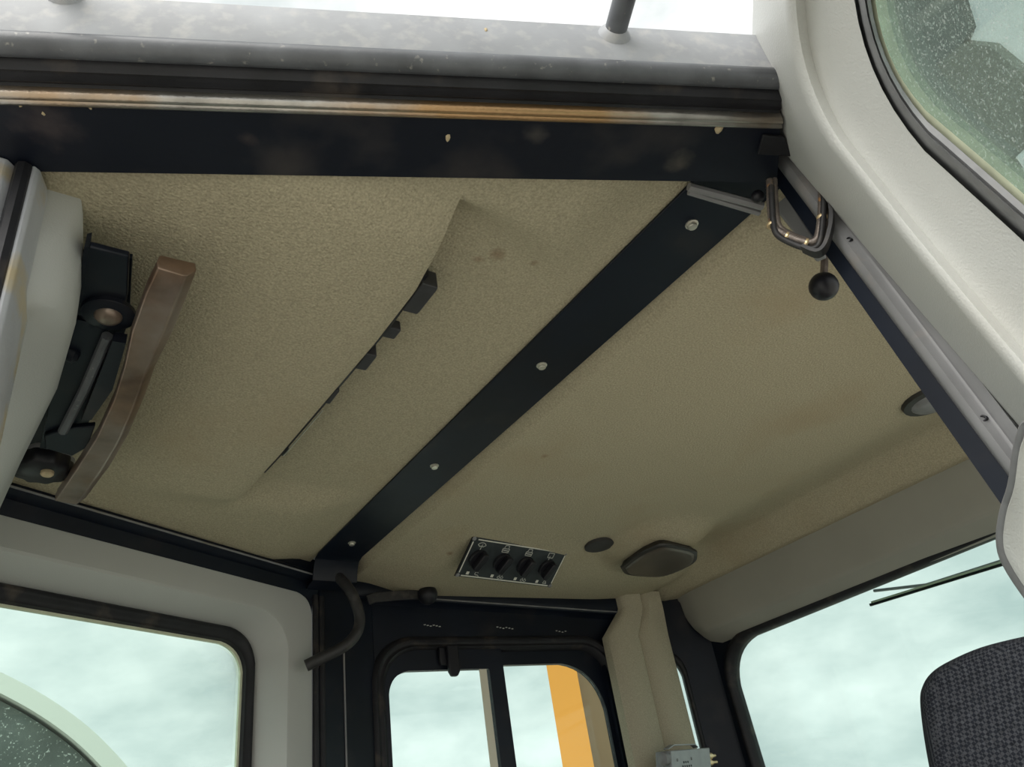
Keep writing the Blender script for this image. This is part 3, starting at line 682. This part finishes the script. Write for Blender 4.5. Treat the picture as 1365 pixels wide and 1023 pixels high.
# lever mechanism at the rear left
lv = thing('latch_lever', (.08, 1.4, .80), 'brown worn curved metal lever on black bracket beside grey cover', 'lever')
zb = .875
q = [PZ(u, v, zb) for u, v in ((112, 331), (120, 329), (172, 342), (170, 395), (165, 420), (155, 437), (140, 442), (118, 436), (104, 420), (106, 380))]
bk = MB().prism(q, (0, 0, .012)).build('bracket', M_black, lv, bevel=.002)
q = [PZ(u, v, zb - .001) for u, v in ((112, 331), (119, 329), (113, 380), (106, 420), (100, 420))]
MB().prism(q, (0, 0, .03)).build('bracket_flange', M_black, bk)
c_ = PZ(145, 418, zb - .004)
MB().lathe(c_, (0, 0, -1), [(.042, -.004), (.042, .004), (.039, .006), (0, .006)], 22).build('pivot_washer', M_black, lv)
MB().lathe(c_, (0, 0, -1), [(.022, .004), (.022, .008), (.018, .013), (.009, .0155), (0, .016)], 20).build('pivot_bolt', M_handle, lv, sharp=60)
# arm (channel) from pivot down to the knob
def arm(pxs, z0, wd, hh, mtl, name, par=lv):
    P_ = [PZ(u, v, z) for (u, v), z in zip(pxs, z0)]
    return MB().sweep(P_, [(-wd, 0), (-wd, hh), (-wd * .55, hh), (-wd * .5, hh * .35), (wd * .5, hh * .35), (wd * .55, hh), (wd, hh), (wd, 0)], (1, 0, 0)).build(name, mtl, par, sharp=40)
arm([(120, 430), (96, 510), (72, 600)], (.872, .865, .855), .026, -.03, M_black, 'arm')
MB().tube([PZ(143, 448, .862), PZ(112, 520, .852), PZ(84, 575, .845)], .0095, 10).build('rod', M_tube, lv)
q = [PZ(u, v, .86) for u, v in ((60, 575), (90, 565), (128, 562), (118, 590), (98, 602), (62, 592))]
MB().prism(q, (0, 0, -.012)).build('link_plate', M_black, lv, bevel=.002)
q = [PZ(u, v, .955) for u, v in ((100, 338), (176, 345), (172, 425), (158, 470), (120, 560), (92, 610), (60, 628), (20, 625), (20, 560), (70, 440))]
MB().prism(q, (0, 0, .02)).build('mounting_plate', M_black, lv)
q = [PZ(u, v, .845) for u, v in ((150, 455), (168, 458), (150, 520), (122, 560), (108, 562))]
MB().prism(q, (0, 0, .02)).build('back_plate', M_blackdirty, lv)
MB().lathe(PZ(91, 470, .87), (1, 0, -.3), [(.016, 0), (.016, .012), (.01, .018), (0, .019)], 12).build('nut', M_blackdirty, lv)
# scalloped knob
kc = PZ(56, 621, .855); kr = .056
def sc_ring(h, k): return [kc + V(math.cos(2*math.pi*i/48), math.sin(2*math.pi*i/48), 0) * (kr * k * (1 + .06 * math.cos(2*math.pi*i/48*10))) + V(0, 0, -h) for i in range(48)]
kn = MB().loft([sc_ring(-.02, .95), sc_ring(-.012, 1), sc_ring(.012, 1), sc_ring(.018, .9)], True, True).build('adjuster_knob', M_plastic, lv, sharp=50)
MB().loft([sc_ring(-.024, 1.0), sc_ring(-.02, 1.03), sc_ring(-.013, 1.0)], True, True).build('knob_rim', M_rail, kn, sharp=50)
MB().lathe(kc + V(.012, -.01, -.016), (0, 0, -1), [(.013, 0), (.013, .008), (.01, .011), (0, .011)], 14).build('knob_nut', M_mud, kn)
# curved handle
hp = [((236, 357), .86, 17), ((222, 390), .852, 17.5), ((203, 440), .845, 17.5), ((187, 485), .838, 14), ((172, 530), .833, 14), ((150, 580), .83, 15.5), ((124, 622), .828, 17), ((94, 664), .83, 18)]
P_ = [PZ(u, v, z) for (u, v), z, w_ in hp]
def hprof(i):
    w_ = hp[i][2] / 1000 * 1.85; h = .013
    k = .94 if i in (0, len(hp) - 1) else 1
    return [(-w_ * k, 0), (-w_ * .93 * k, h), (w_ * .40 * k, h * 1.1), (w_ * .55 * k, h * .85), (w_ * k, -h * .5), (w_ * .95 * k, -h * 1.8), (-w_ * .9 * k, -h * 1.5)]
MB().sweep(P_, hprof, V(1, .12, 0)).build('grip', M_handle, lv, sharp=38, bevel=.0015)

# pull lever with ball, left (below jamb loop) and right (under beam)
lb = thing('ball_lever', PX(1098, 345, (1.25, .55, 0), (.88, .47, 0)), 'black ball knob lever hanging under the conduit loop', 'lever', 'ball knob latch levers')
pp = (1.25, .55, 0); nn_ = (.88, .47, 0)
MB().tube([PX(1099, 330, pp, nn_), PX(1099, 350, pp, nn_), PX(1098, 372, pp, nn_)], .0075, 10).build('stem', M_braid, lb)
MB().ball(PX(1098, 382, pp, nn_), .0285, 20).build('ball', M_plastic, lb, sharp=80)
lb2 = thing('ball_lever', PY(495, 800, 2.57), 'black ball knob lever lying along the beam above sliding window', 'lever', 'ball knob latch levers')
MB().sweep([PY(490, 801, 2.58), PY(500, 797, 2.57), PY(535, 794, 2.56), PY(560, 793, 2.55)], [(-.018, -.006), (.018, -.006), (.018, .006), (-.018, .006)], (0, 0, 1)).build('stem', M_hose, lb2, bevel=.002)
MB().ball(PY(570, 793, 2.53), .039, 20).build('ball', M_plastic, lb2, sharp=80)

# conduit loop at the top of the jamb
lp = thing('conduit_loop', PX(1085, 335, (1.1, .5, 0), nn_), 'loop of braided cable conduits beside the jamb rail', 'conduit')
pc = (1.09, .49, 0)
def lpth(du, dv, dp): return [PX(u + du, v + dv, (1.005 + dp, .44 + dp * .5, 0), nn_) for u, v in ((1026, 240), (1027, 265), (1029, 290), (1034, 305), (1050, 315), (1072, 323), (1086, 322), (1092, 310), (1095, 285), (1096, 255), (1094, 235))]
for du, dv, dp, r_, mm in ((0, 0, 0, .0065, M_braid), (6, -1, .008, .0055, M_braid), (2, 8, -.004, .005, M_hose)):
    s_ = smooth(lpth(du, dv, dp), 14)
    MB().tube(s_, [r_ * (1 + .10 * (i % 2)) for i in range(len(s_))], 8).build('conduit', mm, lp, sharp=80)
q = smooth([PX(u, v, (.995, .435, 0), nn_) for u, v in ((1070, 331), (1088, 338), (1099, 331), (1106, 312), (1109, 290), (1105, 262))], 6)
MB().sweep(q, [(-.010, -.003), (.010, -.003), (.010, .003), (-.010, .003)], (.88, .47, 0)).build('guard_strip', M_hose, lp)
for i, (u, v) in enumerate(((1048, 316), (1074, 325), (1096, 290), (1029, 300))):
    c_ = PX(u, v, (1.005, .44, 0), nn_)
    MB().lathe(c_, (V(.6, -.3, -.5) if i < 2 else V(0, 0, 1)), [(.0085, -.003), (.0095, 0), (.0085, .003)], 12).build('clip_ring', M_brass, lp)

# hose loop at the right centre post
hs = smooth([PY(u, v, y) for u, v, y in ((436, 764, 2.53), (449, 768, 2.50), (466, 787, 2.46), (477, 812, 2.45), (479, 833, 2.45), (470, 852, 2.45), (452, 866, 2.46), (430, 877, 2.48), (408, 888, 2.50))], 6)
ho = MB().tube(hs, .0195, 12).build('hose_loop', M_hose, sharp=80)
tag(ho, 'dark rubber hose looping from the strap end to the door', 'hose')

# two way radio box on the corner pillar
bx = thing('speaker_box', PY(920, 1023, 2.36), 'small grey metal box with speaker holes and brass connectors', 'radio box')
BP, BN = (2.38, 2.32, .25), (-.25, 1, .1)
fc = [PX(u, v, BP, BN) for u, v in ((894, 1001), (946, 997), (952, 1060), (898, 1064))]
bn = Vector(BN).normalized()
MB().prism(fc, bn * .07).build('case', M_metal, bx, bevel=.003)
MB().sweep([PX(u, v, BP, BN) + bn * .03 for u, v in ((897, 998), (904, 993), (932, 992), (936, 996))], [(-.012, -.002), (.012, -.002), (.012, .002), (-.012, .002)], bn).build('bracket', M_metal, bx)
MB().lathe(PX(888, 1012, BP, BN) + bn * .01, (-1, 0, 0), [(.02, -.02), (.024, -.01), (.024, .008), (.018, .012), (0, .012)], 14).build('knob', M_seal, bx)
e1 = (fc[1] - fc[0]).normalized(); e2 = (fc[3] - fc[0]).normalized()
for i in range(5):
    for j in range(5):
        if (i - 2) ** 2 + (j - 2) ** 2 > 5: continue
        c_ = fc[0] + e1 * (.075 + .0155 * i + .007 * (j % 2)) + e2 * (.045 + .014 * j) - bn * .0005
        MB().lathe(c_, -bn, [(.0042, -.001), (.0042, .0008), (0, .0008)], 8).build('speaker_hole', M_plastic, bx)
for a, b in ((.03, .1), (.045, .035), (.15, .035)):
    MB().lathe(fc[0] + e1 * a + e2 * b - bn * .0005, -bn, [(.0055, 0), (.005, .002), (0, .002)], 10).build('screw', M_seal, bx)
for dy, ln in ((1008, .02), (1017, .035)):
    c_ = PX(950, dy, BP, BN) + bn * .02
    MB().lathe(c_, e1, [(.013, -.01), (.013, .018), (.009, .02), (.009, .03), (.006, .032), (.006, .035 + ln), (.003, .038 + ln)], 12).build('connector', M_brass, bx)

# operator seat, only its headrest reaches the picture
HP, HN = V(1.62, .83, .1) * 1.22, V(.85, .5, .08).normalized()
hd_o = [(1365 + 70, 835), (1420, 838), (1365, 848), (1310, 862), (1268, 880), (1243, 896), (1231, 915), (1228, 935), (1232, 975), (1240, 1023), (1254, 1090), (1450, 1090)]
ring = smooth([PX(u, v, HP, HN) for u, v in hd_o[:-1]], 4) + [PX(1450, 1090, HP, HN)]; hc = sum(ring, Vector()) / len(ring)
def hr(k, off): return [hc + (p - hc) * k + HN * off for p in ring]
sh = thing('operator_seat', V(hc.x + .1, hc.y, ZF), 'dark grey woven fabric seat headrest at the lower right corner', 'seat')
o = MB().loft([hr(.3, -.027), hr(.7, -.024), hr(.88, -.014), hr(.965, .007), hr(1, .035), hr(1, .11), hr(.96, .14), hr(.8, .155)], True, True).build('headrest', M_weave, sh, sharp=70)
for dx in (-.04, .06):
    b_ = hc + V(dx * .5, -dx, -.16) + HN * .06
    MB().tube([b_ + V(0, 0, .1), b_, b_ + V(0, 0, -.3)], .01, 10).build('headrest_post', M_rail, sh)
MB().box((hc.x - .04, hc.y - .3, -1.0), (hc.x + .14, hc.y + .3, -.30)).build('backrest', M_weave, sh, bevel=.03)
MB().box((hc.x + .05, hc.y - .3, -1.05), (hc.x + .60, hc.y + .3, -.90)).build('cushion', M_weave, sh, bevel=.03)
MB().box((hc.x + .15, hc.y - .15, ZF), (hc.x + .5, hc.y + .15, -1.05)).build('pedestal', M_plastic, sh)

# windscreen wiper outside
wp = thing('windscreen_wiper', V(2.9, 1.2, .6), 'thin windscreen wiper blade outside at the lower right', 'wiper')
X2 = 2.91
a, b = PXx(1160, 807, X2), PXx(1345, 750, X2)
MB().sweep([a, lerp(a, b, .3), b, b + (b - a) * .6], [(-.005, -.005), (.005, -.005), (.005, .005), (-.005, .005)], (0, 0, 1)).build('blade', M_rubber, wp)
MB().sweep([lerp(a, b, .02) + V(-.002, 0, .0075), b + V(-.002, 0, .0075)], [(-.0035, -.004), (.0035, -.004), (.0035, .004), (-.0035, .004)], (0, 0, 1)).build('blade_spine', M_tan, wp)
a2, b2 = PXx(1165, 788, X2 + .03), PXx(1235, 780, X2 + .03)
MB().tube([a2, b2, PXx(1345, 745, X2 + .03)], .006, 8).build('arm', M_gutter, wp)

# ------------------------------------------------------------------ outside the cab
# roof handrail posts welded to the gutter face
hrr = thing('roof_handrail', HD(0, -.64, 1.03), 'dark round handrail with stubs welded to the pale roof gutter', 'handrail')
ends_ = []
for (u, v) in ((819, 46), (88, -8)):
    c_ = PX(u, v, HD(0, -.640, 0), NO); dirv = (NO + T * -.04 + V(0, 0, .10)).normalized()
    MB().tube([c_ - dirv * .003, c_ + dirv * .12, c_ + dirv * .2], .0172, 16).build('stub', M_tube, hrr, sharp=60)
    MB().lathe(c_, NO, [(.027, -.002), (.024, .004), (.0185, .009), (.017, .011)], 18).build('weld_bead', M_gutter, hrr, sharp=70)
    ends_.append(c_ + dirv * .2)
p, q = ends_
MB().tube([p + (p - q).normalized() * .04, p, q, q + (q - p).normalized() * .04], .0172, 14).build('rail', M_tube, hrr, sharp=60)

# orange boom column beyond the sliding window
Yb = 9.0
bo = thing('crane_boom', V(PY(752, 950, Yb).x, Yb, -3.5), 'orange steel boom column seen through the sliding window', 'boom')
a0, a1 = PY(727, 880, Yb), PY(766, 880, Yb); c0, c1 = PY(748, 1023, Yb), PY(775, 1023, Yb)
def ext(a, b, z): t = (z - a.z) / (b.z - a.z); return a + (b - a) * t
tp, bt = 4.5, -3.5
r_top = [ext(a0, c0, tp), ext(a1, c1, tp)]; r_bot = [ext(a0, c0, bt), ext(a1, c1, bt)]
def bx4(x0, x1, y0, y1, z): return [V(x0, y0, z), V(x1, y0, z), V(x1, y1, z), V(x0, y1, z)]
sl = a0.x / Yb * .5
def tz(z): return [V(a0.x, Yb, z), V(a1.x, Yb, z), V(a1.x + sl, Yb + .5, z), V(a0.x + sl + .02, Yb + .5, z)]
MB().loft([tz(bt), tz(tp)], True, True).build('front_plate', M_orange, bo)
e0, e1_ = PY(766, 900, Yb + .3), PY(838, 900, Yb + .3)
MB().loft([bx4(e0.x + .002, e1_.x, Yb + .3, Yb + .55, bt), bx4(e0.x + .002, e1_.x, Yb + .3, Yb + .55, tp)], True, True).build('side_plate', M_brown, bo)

# dark dusty panel beyond the open door window
PD, NDn = DD(0, 0, -1.2), ND
pp_ = [(1100, -120), (1250, -120), (1278, 0), (1290, 40), (1283, 58), (1320, 62), (1395, 125), (1460, 180), (1460, 250), (1365, 193), (1343, 214), (1420, 330), (1300, 330)]
rg = [PX(u, v, PD, NDn) for u, v in pp_]
ob = MB().prism(rg, ND * -.03).build('mirror_housing', M_dark)
tag(ob, 'dark dusty panel outside the open door window', 'mirror')
# added stand-in for an unclear shape in the closed door window: arc and panel
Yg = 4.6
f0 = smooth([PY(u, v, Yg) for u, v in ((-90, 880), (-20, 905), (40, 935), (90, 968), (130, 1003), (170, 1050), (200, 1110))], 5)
fd = thing('arc_stand_in', V(f0[10].x, Yg, -3.5), 'stand-in dark panel with a pale curved rim beyond the closed door window', 'arc_stand_in')
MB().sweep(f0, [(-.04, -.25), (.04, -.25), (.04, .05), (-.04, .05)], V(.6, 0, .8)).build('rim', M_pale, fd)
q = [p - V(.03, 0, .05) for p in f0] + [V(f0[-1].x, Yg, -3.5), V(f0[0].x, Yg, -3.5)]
MB().prism(q, (0, .25, 0)).build('arc_panel', M_dark, fd)
